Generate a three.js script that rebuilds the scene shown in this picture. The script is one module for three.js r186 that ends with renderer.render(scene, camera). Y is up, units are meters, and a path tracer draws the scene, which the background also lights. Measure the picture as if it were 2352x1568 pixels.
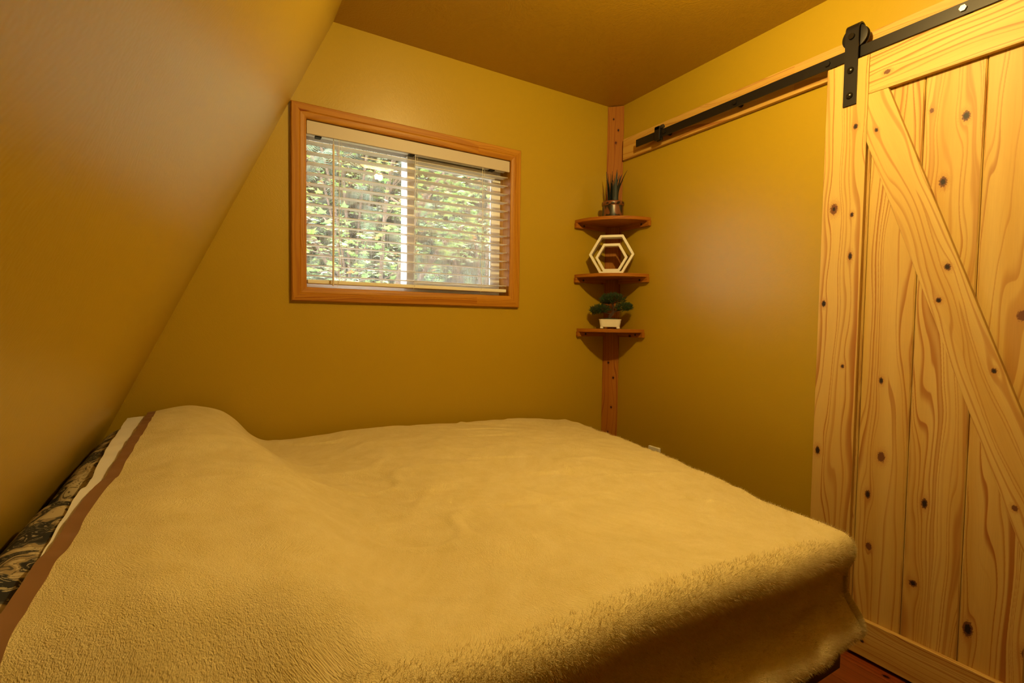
import * as THREE from 'three';
import { RoundedBoxGeometry } from 'three/addons/geometries/RoundedBoxGeometry.js';
import { mergeGeometries, mergeVertices, toCreasedNormals } from 'three/addons/utils/BufferGeometryUtils.js';
import { createNoise2D, createNoise3D } from 'simplex-noise';

// ---------------------------------------------------------------- camera, sky, sun, exposure
const scene = new THREE.Scene();
const renderer = new THREE.WebGLRenderer({ antialias: true });
renderer.toneMapping = THREE.LinearToneMapping;
renderer.toneMappingExposure = 1.0;
renderer.shadowMap.enabled = true;
renderer.shadowMap.type = THREE.PCFSoftShadowMap;

const camera = new THREE.PerspectiveCamera(2 * Math.atan(784 / 1137.3) * 180 / Math.PI, 2352 / 1568, 0.02, 200);
camera.position.set(-2.0076, 1.165, 2.2088);
camera.rotation.set(-0.0413, -0.5396, 0.0141, 'YXZ');

scene.background = new THREE.Color().setRGB(9.5, 9.9, 10.2);      // bright overcast sky

const sun = new THREE.DirectionalLight(new THREE.Color().setRGB(1, 0.95, 0.84), 13);
sun.name = 'sun';
sun.position.set(-14, 26, 10); sun.target.position.set(2, 0, -10);
sun.castShadow = true; sun.shadow.radius = 6; sun.shadow.mapSize.set(4096, 4096);
Object.assign(sun.shadow.camera, { left: -26, right: 26, top: 26, bottom: -26, near: 1, far: 90 });
scene.add(sun, sun.target);

const LAMP_AT = new THREE.Vector3(-0.92, 2.4, 1.47);               // ceiling light, just above the frame
const LAMP_RGB = new THREE.Color().setRGB(1, 0.725, 0.25);
const LAMP_I = 4.9, LAMP_GLOW = 9;

// ---------------------------------------------------------------- helpers
function mulberry(a) { return () => { a = (a + 0x6d2b79f5) | 0; let t = Math.imul(a ^ (a >>> 15), 1 | a); t = (t + Math.imul(t ^ (t >>> 7), 61 | t)) ^ t; return ((t ^ (t >>> 14)) >>> 0) / 4294967296; }; }
const rnd = mulberry(7);
const rr = (a, b) => a + (b - a) * rnd();
const n2 = createNoise2D(mulberry(11)), n3 = createNoise3D(mulberry(12));
const sstep = (a, b, x) => { const t = Math.min(1, Math.max(0, (x - a) / (b - a))); return t * t * (3 - 2 * t); };
const lerp = (a, b, t) => a + (b - a) * t;
const V = (x, y, z) => new THREE.Vector3(x, y, z);
const lin = (r, g, b) => new THREE.Color().setRGB(r, g, b);
const toS = (c) => { c = Math.min(1, Math.max(0, c)); return Math.round(255 * (c <= 0.0031308 ? c * 12.92 : 1.055 * Math.pow(c, 1 / 2.4) - 0.055)); };

const taken = new Map();
function numbered(name) { const n = taken.get(name) ?? 0; taken.set(name, n + 1); return n ? name + '_' + String(n).padStart(3, '0') : name; }
function sh(o) { o.castShadow = true; o.receiveShadow = true; return o; }
function part(name, geo, mat, parent) { const m = sh(new THREE.Mesh(geo, mat)); m.name = name; parent.add(m); return m; }
function thing(name, label, category, pos = [0, 0, 0], group) {
  const g = new THREE.Group(); g.name = numbered(name); g.position.set(...pos); g.userData = { label, category }; if (group) g.userData.group = group; scene.add(g); return g;
}
function structure(name, label, category) { const g = new THREE.Group(); g.name = name; taken.set(name, 1); g.userData = { kind: 'structure', label, category }; scene.add(g); return g; }
function box(x0, x1, y0, y1, z0, z1, r = 0) {
  const w = x1 - x0, h = y1 - y0, d = z1 - z0;
  const g = r ? new RoundedBoxGeometry(w, h, d, 2, r) : new THREE.BoxGeometry(w, h, d);
  g.translate((x0 + x1) / 2, (y0 + y1) / 2, (z0 + z1) / 2); return metreUV(g);
}
// box projection uv in metres; along = axis the grain runs along (goes to v)
function metreUV(g, along = 'y', du = 0, dv = 0) {
  const p = g.attributes.position, n = g.attributes.normal, uv = new Float32Array(p.count * 2), A = 'xyz'.indexOf(along);
  for (let i = 0; i < p.count; i++) {
    const q = [p.getX(i), p.getY(i), p.getZ(i)], m = [Math.abs(n.getX(i)), Math.abs(n.getY(i)), Math.abs(n.getZ(i))];
    const dom = m[0] >= m[1] && m[0] >= m[2] ? 0 : m[1] >= m[2] ? 1 : 2;
    let ax = [0, 1, 2].filter((k) => k !== dom);
    if (ax.includes(A)) ax = [ax.find((k) => k !== A), A];
    uv[2 * i] = q[ax[0]] + du; uv[2 * i + 1] = q[ax[1]] + dv;
  }
  g.setAttribute('uv', new THREE.BufferAttribute(uv, 2)); return g;
}
function gridGeo(nu, nv, f, close = false) {                     // f(i/nu, j/nv) -> {p:[x,y,z], uv:[u,v]}
  const pos = [], uv = [], idx = [];
  for (let j = 0; j <= nv; j++) for (let i = 0; i <= nu; i++) { const r = f(i / nu, j / nv); pos.push(...r.p); uv.push(...r.uv); }
  for (let j = 0; j < nv; j++) for (let i = 0; i < nu; i++) { const a = j * (nu + 1) + i, b = a + 1, c = a + nu + 1, d = c + 1; idx.push(a, b, d, a, d, c); }
  const g = new THREE.BufferGeometry();
  g.setAttribute('position', new THREE.Float32BufferAttribute(pos, 3)); g.setAttribute('uv', new THREE.Float32BufferAttribute(uv, 2)); g.setIndex(idx); g.computeVertexNormals(); return g;
}
function tube(points, r, seg = 24, rad = 6) { return new THREE.TubeGeometry(new THREE.CatmullRomCurve3(points), seg, r, rad); }
function dataTex(W, H, fill, srgb) {
  const d = new Uint8Array(W * H * 4);
  for (let y = 0; y < H; y++) for (let x = 0; x < W; x++) { const c = fill(x, y), o = (y * W + x) * 4; d[o] = c[0]; d[o + 1] = c[1]; d[o + 2] = c[2]; d[o + 3] = c[3] ?? 255; }
  const t = new THREE.DataTexture(d, W, H); t.magFilter = THREE.LinearFilter; t.minFilter = THREE.LinearMipmapLinearFilter; t.generateMipmaps = true;
  t.wrapS = t.wrapT = THREE.RepeatWrapping; if (srgb) t.colorSpace = THREE.SRGBColorSpace; t.needsUpdate = true; return t;
}
const perMetre = (t, w, h) => { const c = t.clone(); c.repeat.set(1 / w, 1 / h); c.needsUpdate = true; return c; };
// noise that tiles over a W x W square
function tileNoise(x, y, W, f, seed) {
  const a = (x / W) * Math.PI * 2, b = (y / W) * Math.PI * 2, R = f / (2 * Math.PI);
  return n3(Math.cos(a) * R + seed * 13.1, Math.sin(a) * R + Math.cos(b) * R * 0.71 + seed, Math.sin(b) * R + Math.cos(b) * R * 0.3 - seed * 3.7);
}

// ---------------------------------------------------------------- materials
const peel = perMetre(dataTex(512, 512, (x, y) => { const v = 128 + 60 * tileNoise(x, y, 512, 60, 1) + 40 * tileNoise(x, y, 512, 24, 2); return [v, v, v]; }), 0.4, 0.4);
const wallPaint = new THREE.MeshPhysicalMaterial({ color: lin(0.40, 0.260, 0.012), roughness: 0.36, specularIntensity: 1, ior: 1.5, bumpMap: peel, bumpScale: 0.00025 });
const ceilingPaint = new THREE.MeshPhysicalMaterial({ color: lin(0.40, 0.235, 0.012), roughness: 0.4, bumpMap: peel, bumpScale: 0.0008 });

// pine boards: a sheet of strips, each with its own grain; knots [u, v, radius, aspect, open?] in metres
function pine(W, H, wm, hm, strips, knots) {
  const byStrip = strips.map((s) => knots.filter((k) => k[0] >= s[0] - 0.01 && k[0] <= s[1] + 0.01));
  const owner = new Int16Array(W).map((_, x) => { const u = (x + 0.5) / W * wm; let k = strips.findIndex((s) => u >= s[0] && u < s[1]); return k < 0 ? 0 : k; });
  return dataTex(W, H, (x, y) => {
    const u = (x + 0.5) / W * wm, v = (y + 0.5) / H * hm, si = owner[x], s = strips[si], seed = (s[2] ?? si) * 7.3, mid = (s[0] + s[1]) / 2, a = u - mid;
    let w = n2(a * 5 + seed, v * 0.8 + seed) * 0.028 + n2(a * 14 + seed * 2, v * 2.6) * 0.0075 + n2(a * 40 + seed, v * 6) * 0.0008;
    let core = 0, halo = 0, black = 0;
    for (const k of byStrip[si]) {
      const dx = u - k[0], dy = v - k[1], asp = k[3] ?? 1.4;
      if (Math.abs(dx) > 0.09 || Math.abs(dy) > 0.25) continue;
      const q = (dx / k[2]) ** 2 + (dy / (k[2] * 3.2)) ** 2;
      w -= dx * Math.exp(-q * 0.3) * 0.85;
      const r = Math.sqrt((dx / k[2]) ** 2 + (dy / (k[2] * asp)) ** 2) * (1 + 0.22 * n2(dx * 160 + seed, dy * 160));
      core = Math.max(core, 1 - sstep(0.75, 1.05, r)); halo = Math.max(halo, 1 - sstep(1, 2.3, r)); if (k[4]) black = Math.max(black, 1 - sstep(0.5 * k[4], 0.8 * k[4], r));
    }
    const c0 = s[3] ?? 0;                                       // cathedral strips: rings close into arches
    const f = s[4] ? Math.sqrt((a + w - c0) ** 2 + 0.00006) + v * s[4] : a + w;
    const g = f * (s[5] ?? 52) + n2(f * 26 + seed, 3.3) * 1.1 + seed, fr = g - Math.floor(g), ringId = Math.floor(g);
    const late = sstep(0.5, 0.9, fr) * (1 - sstep(0.94, 1, fr)) * (0.45 + 0.75 * Math.abs(n2(ringId * 1.7 + seed, v * 0.35)));
    const broad = 0.5 + 0.5 * n2(a * 12 + seed * 1.3, v * 0.5 + 9);
    const fib = n2(u * 520, v * 14 + seed) * 0.5 + n2(u * 210 + 5, v * 5) * 0.5;
    const tone = (s[6] ?? 0.86) * (1 + 0.05 * fib);
    let R = lerp(0.70, 0.60, broad), G = lerp(0.475, 0.36, broad), B = lerp(0.14, 0.08, broad);
    R = lerp(R, 0.40, late); G = lerp(G, 0.165, late); B = lerp(B, 0.03, late);
    R = lerp(R, 0.5, halo * 0.45); G = lerp(G, 0.24, halo * 0.45); B = lerp(B, 0.06, halo * 0.45);
    R = lerp(R, 0.16, core); G = lerp(G, 0.055, core); B = lerp(B, 0.02, core);
    R = lerp(R, 0.015, black); G = lerp(G, 0.008, black); B = lerp(B, 0.006, black);
    return [toS(R * tone), toS(G * tone), toS(B * tone)];
  }, true);
}
// door panel sheet: u = z - 1.2 (0..1), v = y (0..2.1)
const PANEL = [[0, 0.153, 1], [0.153, 0.30, 2, 0.02, 0.022, 55], [0.30, 0.448, 3], [0.448, 0.595, 4], [0.595, 0.743, 5], [0.743, 1.0, 6]];
const panelTex = pine(1024, 2048, 1.0, 2.1, PANEL, [
  [0.405, 1.80, 0.011, 1.5, 0.9], [0.357, 1.615, 0.011, 1.6, 0.8], [0.32, 1.845, 0.006], [0.215, 0.98, 0.007, 1.8, 0.9], [0.225, 0.72, 0.012, 1.6], [0.19, 0.58, 0.009, 1.8, 0.9], [0.35, 0.60, 0.009, 2.0, 0.9],
  [0.33, 0.33, 0.012, 1.0, 0.8], [0.47, 0.255, 0.013, 2.0, 0.9], [0.60, 0.25, 0.015, 1.5, 0.8], [0.56, 1.66, 0.01, 1.7, 0.6], [0.55, 1.2, 0.012], [0.67, 1.5, 0.012, 1.5, 0.7], [0.5, 0.9, 0.01], [0.66, 0.7, 0.012, 1.4, 0.8], [0.2, 0.4, 0.01], [0.38, 1.25, 0.008]]);
// board sheet: seven strips 0.145 m wide, 2.1 m long
const BOARD = [[0, 0.145, 11], [0.145, 0.29, 12, 0.01, 0.018, 50], [0.29, 0.435, 13], [0.435, 0.58, 14, -0.01, 0.015, 60], [0.58, 0.725, 15], [0.725, 0.87, 16, 0, 0.013, 65], [0.87, 1.02, 17]];
const boardTex = pine(1024, 2048, 1.02, 2.1, BOARD, [
  [0.045, 1.585, 0.0135, 1.5, 0.5], [0.105, 1.555, 0.006, 1.6, 0.8], [0.105, 1.86, 0.008, 1.4, 0.9], [0.105, 1.41, 0.007, 2.2, 0.9], [0.023, 1.245, 0.008, 1.7, 1], [0.022, 0.70, 0.009, 1.9, 1], [0.095, 1.02, 0.006, 1.2, 0.8], [0.05, 0.3, 0.01],
  [0.20, 1.85, 0.006, 1.4, 0.8], [0.24, 1.33, 0.009, 1.3, 0.9], [0.19, 1.24, 0.008, 1.2, 0.9], [0.25, 1.0, 0.007, 1.3, 0.9], [0.255, 0.74, 0.007, 1.2, 0.9], [0.23, 0.42, 0.01, 1.5, 0.9], [0.18, 0.62, 0.007],
  [0.35, 0.3, 0.008], [0.33, 0.9, 0.008, 1.4, 0.7], [0.38, 1.5, 0.009], [0.50, 0.5, 0.009, 1.2, 0.9], [0.47, 1.1, 0.01, 1.3, 0.8], [0.52, 1.7, 0.008, 1.3, 0.9], [0.640, 2.0, 0.005, 1.2, 0.9], [0.668, 1.945, 0.006, 1.2, 0.9], [0.655, 1.885, 0.007, 1.1], [0.64, 1.70, 0.005, 1.2, 0.8], [0.645, 1.5, 0.005], [0.640, 0.80, 0.0065, 1.2, 0.9], [0.670, 0.725, 0.0065, 1.2, 0.9], [0.662, 0.576, 0.006, 1.2, 0.9], [0.645, 0.45, 0.005], [0.66, 1.22, 0.006, 1.2, 0.8], [0.93, 0.6, 0.008, 1.3, 0.9], [0.97, 1.3, 0.009, 1.3, 0.8]]);
const mPanel = new THREE.MeshPhysicalMaterial({ map: perMetre(panelTex, 1.0, 2.1), roughness: 0.58, specularIntensity: 0.7, clearcoat: 0.06, clearcoatRoughness: 0.4 });
const mBoard = new THREE.MeshPhysicalMaterial({ map: perMetre(boardTex, 1.02, 2.1), roughness: 0.58, specularIntensity: 0.7, clearcoat: 0.06, clearcoatRoughness: 0.4 });
const mHeader = new THREE.MeshPhysicalMaterial({ map: mBoard.map, color: lin(0.95, 0.86, 0.7), roughness: 0.5 });
const mTrim = new THREE.MeshPhysicalMaterial({ map: mBoard.map, color: lin(0.74, 0.50, 0.12), roughness: 0.5, specularIntensity: 0.5, clearcoat: 0.05, clearcoatRoughness: 0.3 });
const mCedar = new THREE.MeshPhysicalMaterial({ map: mBoard.map, color: lin(0.60, 0.33, 0.05), roughness: 0.6, specularIntensity: 0.5, clearcoat: 0.0, clearcoatRoughness: 0.4 });
const mFloorA = [0.34, 0.27, 0.42].map((k) => new THREE.MeshPhysicalMaterial({ map: mBoard.map, color: lin(k * 0.95, k * 0.3, k * 0.16), roughness: 0.32, clearcoat: 0.4, clearcoatRoughness: 0.2 }));
const mBlackIron = new THREE.MeshPhysicalMaterial({ color: lin(0.022, 0.018, 0.016), roughness: 0.42, metalness: 0.6 });
const mBolt = new THREE.MeshPhysicalMaterial({ color: lin(0.05, 0.045, 0.04), roughness: 0.25, metalness: 0.9 });
const mSteel = new THREE.MeshPhysicalMaterial({ color: lin(0.6, 0.58, 0.55), roughness: 0.3, metalness: 1 });
const mWhite = new THREE.MeshPhysicalMaterial({ color: lin(0.8, 0.78, 0.74), roughness: 0.4 });
const mValance = new THREE.MeshPhysicalMaterial({ color: lin(0.50, 0.43, 0.38), roughness: 0.5 });
const mVinyl = new THREE.MeshPhysicalMaterial({ color: lin(0.86, 0.86, 0.85), roughness: 0.35 });
const mSlat = new THREE.MeshPhysicalMaterial({ color: lin(0.82, 0.79, 0.74), roughness: 0.5, transmission: 0.55, thickness: 0 });
const mCord = new THREE.MeshStandardMaterial({ color: lin(0.85, 0.83, 0.78), roughness: 0.8 });
const mWand = new THREE.MeshPhysicalMaterial({ color: lin(0.62, 0.52, 0.42), roughness: 0.3 });
const mDark = new THREE.MeshStandardMaterial({ color: lin(0.02, 0.015, 0.012), roughness: 0.7 });

// ---------------------------------------------------------------- room shell
const H = 2.4, COT = 0.4643, SX = -1.575, ZF = 4.6, T = 0.16;
const slopeX = (y) => SX - (H - y) * COT;
function extr(points, z0, z1, holes = []) {
  const s = new THREE.Shape(points.map((p) => new THREE.Vector2(...p)));
  for (const h of holes) s.holes.push(new THREE.Path(h.map((p) => new THREE.Vector2(...p))));
  const g = new THREE.ExtrudeGeometry(s, { depth: z1 - z0, bevelEnabled: false }); g.translate(0, 0, z0); return metreUV(g);
}
const OX0 = -1.683, OX1 = -0.713, OY0 = 1.293, OY1 = 1.978;      // window opening inside the trim
function wall(name, geo, mat, label) { const m = sh(new THREE.Mesh(geo, mat)); m.name = name; m.userData = { kind: 'structure', label, category: name.split('_')[0] }; scene.add(m); return m; }
wall('wall_back', extr([[slopeX(0) - 0.2, -0.12], [T, -0.12], [T, H + 0.14], [SX - 0.2, H + 0.14]], -T, 0, [[[OX0 - 0.021, OY0 - 0.021], [OX0 - 0.021, OY1 + 0.021], [OX1 + 0.021, OY1 + 0.021], [OX1 + 0.021, OY0 - 0.021]]]), wallPaint, 'yellow painted end wall with the window');
wall('wall_left', extr([[slopeX(0), 0], [SX, H], [SX, H + 0.14], [SX - 0.2, H + 0.14], [slopeX(0) - 0.2, -0.12], [slopeX(0), -0.12]], 0, ZF), wallPaint, 'steep sloping yellow wall of the attic room beside the bed head');
wall('wall_right', box(0, T, -0.12, H + 0.14, 0, ZF), wallPaint, 'yellow painted wall behind the sliding door');
wall('wall_front', extr([[slopeX(0) - 0.2, -0.12], [T, -0.12], [T, H + 0.14], [SX - 0.2, H + 0.14]], ZF, ZF + T), wallPaint, 'yellow painted wall behind the viewer');
wall('ceiling', box(SX, 0, H, H + 0.14, 0, ZF), ceilingPaint, 'flat yellow painted ceiling');

const floor = structure('floor', 'reddish brown wooden plank floor', 'floor');
part('subfloor', box(slopeX(0), 0, -0.12, -0.014, 0, ZF), mDark, floor);
{
  const r = mulberry(31);
  for (let i = 0; i < 22; i++) {
    const x1 = -0.004 - i * 0.123; let z = 0.003 - r() * 0.9;
    while (z < ZF) {
      const L = 0.9 + r() * 0.5, a = Math.max(z, 0.003), b = Math.min(z + L - 0.002, ZF - 0.003);
      const x0 = Math.max(x1 - 0.1212, slopeX(0) + 0.004);
      if (b - a > 0.05 && x1 - x0 > 0.02) { const g = box(x0, x1, -0.014, 0, a, b, 0.0012); metreUV(g, 'z', i * 0.022 + 0.146 * Math.floor(r() * 6) - x0, r() * 2); part('plank', g, mFloorA[Math.floor(r() * 3)], floor); }
      z += L;
    }
  }
}

// ---------------------------------------------------------------- window
const win = structure('window_1', 'white sliding window in a mitred wooden surround on the yellow end wall', 'window');
{
  const prof = [[0, 0.0005], [0, 0.014], [0.004, 0.018], [0.030, 0.018], [0.033, 0.0155], [0.036, 0.0165], [0.050, 0.0150], [0.056, 0.0125], [0.059, 0.009], [0.059, 0.0005]];
  const X0 = -1.742, X1 = -0.654, Y0 = 1.2345, Y1 = 2.037;
  const cs = [[X0, Y0, 1, 1], [X1, Y0, -1, 1], [X1, Y1, -1, -1], [X0, Y1, 1, -1]];
  for (let k = 0; k < 4; k++) {                                  // bottom, right, top, left: each a mitred moulding
    const A = cs[k], B = cs[(k + 1) % 4], pos = [], uv = [], idx = [];
    prof.forEach(([o, h], i) => { for (const [C, v] of [[A, 0], [B, 1]]) { const x = C[0] + C[2] * o, y = C[1] + C[3] * o; pos.push(x, y, h); uv.push(0.735 + k * 0.021 + o, (k % 2 ? y : x) + 3); } });
    for (let i = 0; i < prof.length - 1; i++) { const a = 2 * i; idx.push(a, a + 3, a + 1, a, a + 2, a + 3); }
    const n0 = pos.length / 3; void n0;
    let g = new THREE.BufferGeometry(); g.setAttribute('position', new THREE.Float32BufferAttribute(pos, 3)); g.setAttribute('uv', new THREE.Float32BufferAttribute(uv, 2)); g.setIndex(idx);
    g = toCreasedNormals(g, 0.4); part('trim_board', g, mTrim, win);
  }
  const JZ = -0.095;
  const jamb = (g, along, du) => part('jamb', metreUV(g, along, du, 3), mTrim, win);
  jamb(box(OX0 - 0.02, OX0, OY0 - 0.02, OY1 + 0.02, JZ, 0.0004), 'y', 2.42); jamb(box(OX1, OX1 + 0.02, OY0 - 0.02, OY1 + 0.02, JZ, 0.0004), 'y', 1.51);
  jamb(box(OX0, OX1, OY1, OY1 + 0.02, JZ, 0.0004), 'x', 0.79 - 1.98); part('sill_board', metreUV(box(OX0, OX1, OY0 - 0.02, OY0, JZ, 0.0004), 'x', 0.85, 3), mTrim, win);
  const fr = mergeGeometries([box(OX0 - 0.02, OX0 + 0.010, OY0, OY1, -0.15, JZ), box(OX1 - 0.050, OX1 + 0.02, OY0, OY1, -0.110, JZ), box(OX0 + 0.01, OX1 - 0.05, OY0 - 0.02, OY0 + 0.035, -0.15, JZ), box(OX0 + 0.01, OX1 - 0.05, OY1 - 0.05, OY1 + 0.02, -0.15, JZ)]);
  part('vinyl_frame', fr, mVinyl, win);
  const sx0 = -1.232, sx1 = -1.194;
  part('meeting_stile', box(sx0, sx1, OY0 + 0.034, OY1 - 0.049, -0.15, -0.062, 0.003), mVinyl, win);
  const sash = part('sliding_sash', mergeGeometries([box(sx1, OX1 - 0.05, OY1 - 0.085, OY1 - 0.0501, -0.095, -0.066), box(sx1, OX1 - 0.05, OY0 + 0.0351, OY0 + 0.055, -0.095, -0.066), box(OX1 - 0.056, OX1 - 0.0501, OY0 + 0.055, OY1 - 0.085, -0.104, -0.0951)]), mVinyl, win); void sash;
  // dirt on the panes: rain streaks and dust, a little denser on the sliding pane
  const dirt = (seed, k) => dataTex(512, 512, (x, y) => {
    const s = Math.max(0, n2(x * 0.11 + seed, y * 0.006) - 0.15) * 0.35 + Math.max(0, n2(x * 0.35 + seed, y * 0.02 + 4) - 0.45) * 0.6 + Math.max(0, n2(x * 0.5 + seed, y * 0.12) - 0.72) * 1.6;
    const v = 255 * Math.min(0.6, k * (0.25 + 0.35 * (0.5 + 0.5 * n2(x * 0.012 + seed, y * 0.012)) + s)); return [v, v, v];
  });
  const glass = new THREE.MeshPhysicalMaterial({ color: 0xffffff, roughness: 0.0, transmission: 1, thickness: 0, ior: 1.5 });
  part('glass_pane', box(OX0 + 0.01, sx0, OY0 + 0.035, OY1 - 0.05, -0.0845, -0.0840), glass, win);
  part('glass_pane', box(sx1, OX1 - 0.056, OY0 + 0.055, OY1 - 0.085, -0.0800, -0.0795), glass, win);
  const film = (seed, k) => new THREE.MeshStandardMaterial({ color: lin(0.75, 0.75, 0.72), roughness: 1, alphaMap: perMetre(dirt(seed, k), 0.7, 0.7), transparent: true });
  part('dust_film', new THREE.PlaneGeometry(sx0 - OX0 - 0.012, OY1 - OY0 - 0.086).translate((sx0 + OX0 + 0.01) / 2, (OY0 + OY1) / 2 - 0.0075, -0.0856), film(3, 0.62), win);
  // insect screen outside the sliding half
  const mesh = new THREE.MeshStandardMaterial({ color: lin(0.42, 0.43, 0.43), roughness: 0.9, transparent: true, opacity: 0.34 });
  metreUV(part('insect_screen', new THREE.PlaneGeometry(OX1 - 0.05 - sx1 - 0.002, OY1 - OY0 - 0.087).translate((OX1 - 0.05 + sx1) / 2, (OY0 + OY1) / 2 - 0.0075, -0.135), mesh, win).geometry);
  metreUV(part('dust_film', new THREE.PlaneGeometry(OX1 - 0.06 - sx1, OY1 - OY0 - 0.15).translate((OX1 - 0.056 + sx1) / 2, (OY0 + OY1) / 2 - 0.015, -0.0815), film(9, 0.85), win).geometry);
  metreUV(win.children.find((c) => c.name === 'dust_film').geometry);
}

// ---------------------------------------------------------------- window blind
{
  const b = thing('window_blind', 'open white horizontal slat blind hanging inside the wooden window surround', 'blind', [(OX0 + OX1) / 2, OY0, -0.02]);
  const cx = b.position.x, L = 0.958, at = (g) => g.translate(-cx, -OY0, 0.02);
  part('valance', at(box(cx - 0.483, cx + 0.483, 1.921, 1.975, -0.006, 0.004, 0.002)), mValance, b);
  part('head_rail', at(box(cx - 0.480, cx + 0.480, 1.931, 1.976, -0.058, -0.008, 0.001)), mWhite, b);
  const slat = gridGeo(1, 8, (u, v) => ({ p: [(u - 0.5) * L, 0.0022 * (1 - (2 * v - 1) ** 2), (v - 0.5) * 0.049], uv: [u, v] }));
  const under = gridGeo(1, 8, (u, v) => ({ p: [(0.5 - u) * L, 0.0022 * (1 - (2 * v - 1) ** 2) - 0.0026, (v - 0.5) * 0.049], uv: [u, v] }));
  const rim = [-1, 1].map((s) => new THREE.BoxGeometry(L, 0.0026, 0.0004).translate(0, -0.0013, s * 0.0245)), ends = [-1, 1].map((s) => new THREE.BoxGeometry(0.0004, 0.0026, 0.049).translate(s * L / 2, 0, 0));
  slat.deleteAttribute('normal'); under.deleteAttribute('normal'); [slat, under].forEach((g) => g.computeVertexNormals());
  const sg = mergeGeometries([slat, under, ...rim, ...ends].map((g) => g.toNonIndexed()));
  for (let k = 0; k < 14; k++) { const m = part('slat', sg, mSlat, b); m.position.set(0, 1.897 - k * 0.0424 - OY0, -0.012); m.rotation.x = 0.03; }
  part('bottom_rail', at(box(cx - 0.479, cx + 0.479, 1.311, 1.327, -0.057, -0.007, 0.003)), mWhite, b);
  for (const x of [-1.552, -1.213, -0.866]) {
    part('lift_cord', at(tube([V(x, 1.93, -0.003), V(x + 0.001, 1.6, -0.0035), V(x, 1.318, -0.003)], 0.0011, 12, 5)), mCord, b);
    for (const z of [-0.0565, -0.0075]) part('ladder_cord', at(tube([V(x + 0.012, 1.93, z), V(x + 0.012, 1.6, z), V(x + 0.012, 1.318, z)], 0.0007, 8, 4)), mCord, b);
    part('cord_tassel', at(tube([V(x, 1.318, -0.003), V(x - 0.006, 1.306, -0.001), V(x - 0.004, 1.298, 0.0)], 0.0009, 8, 4)), mCord, b);
  }
  for (const x of [-1.63, -1.222, -0.80]) part('cord_lock', at(box(x - 0.012, x + 0.012, 1.922, 1.931, -0.05, -0.02, 0.001)), mDark, b);
  const wand = part('tilt_wand', at(tube([V(-1.577, 1.893, 0.012), V(-1.5775, 1.6, 0.014), V(-1.579, 1.303, 0.013)], 0.0042, 20, 8)), mWand, b);
  part('wand_hook', at(tube([V(-1.577, 1.93, -0.004), V(-1.577, 1.912, 0.010), V(-1.577, 1.893, 0.012)], 0.0013, 8, 5)), mSteel, wand);
}

// ---------------------------------------------------------------- sliding door and track
{
  const t = thing('sliding_door_track', 'black flat iron rail on a pine header board above the sliding door', 'door track', [-0.02, 2.14, 1.25]);
  const at = (g) => g.translate(0.02, -2.14, -1.25);
  part('header_board', metreUV(at(box(-0.02, -0.0005, 2.083, 2.199, 0.0815, 2.75, 0.002)), 'z', 0.435 + 0.03 + 0.06, 0.2), mHeader, t);
  part('rail', at(box(-0.0645, -0.0585, 2.106, 2.144, 0.228, 2.62, 0.0008)), mBlackIron, t);
  for (const z of [0.425, 0.82, 1.20, 1.585, 1.97, 2.35]) {
    part('standoff', at(new THREE.CylinderGeometry(0.011, 0.011, 0.038, 14).rotateZ(Math.PI / 2).translate(-0.0393, 2.125, z)), mBlackIron, t);
    part('bolt_head', at(new THREE.CylinderGeometry(0.0095, 0.0105, 0.007, 6).rotateZ(Math.PI / 2).translate(-0.0681, 2.125, z)), z > 1.5 ? mSteel : mBlackIron, t);
  }
  for (const [z, s] of [[0.385, 1], [2.5, -1]]) {                  // clamp-on end stop with a rubber bumper
    const e = part('end_stop', at(mergeGeometries([box(-0.076, -0.0646, 2.094, 2.160, z - 0.017, z + 0.017, 0.002), box(-0.0584, -0.048, 2.094, 2.160, z - 0.017, z + 0.017, 0.002), box(-0.076, -0.048, 2.1441, 2.162, z - 0.016, z + 0.016, 0.002)])), mBlackIron, t);
    part('bumper', at(new THREE.CylinderGeometry(0.010, 0.010, 0.014, 14).rotateX(Math.PI / 2).translate(-0.062, 2.157, z + s * 0.024)), mDark, e);
  }
}
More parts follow.
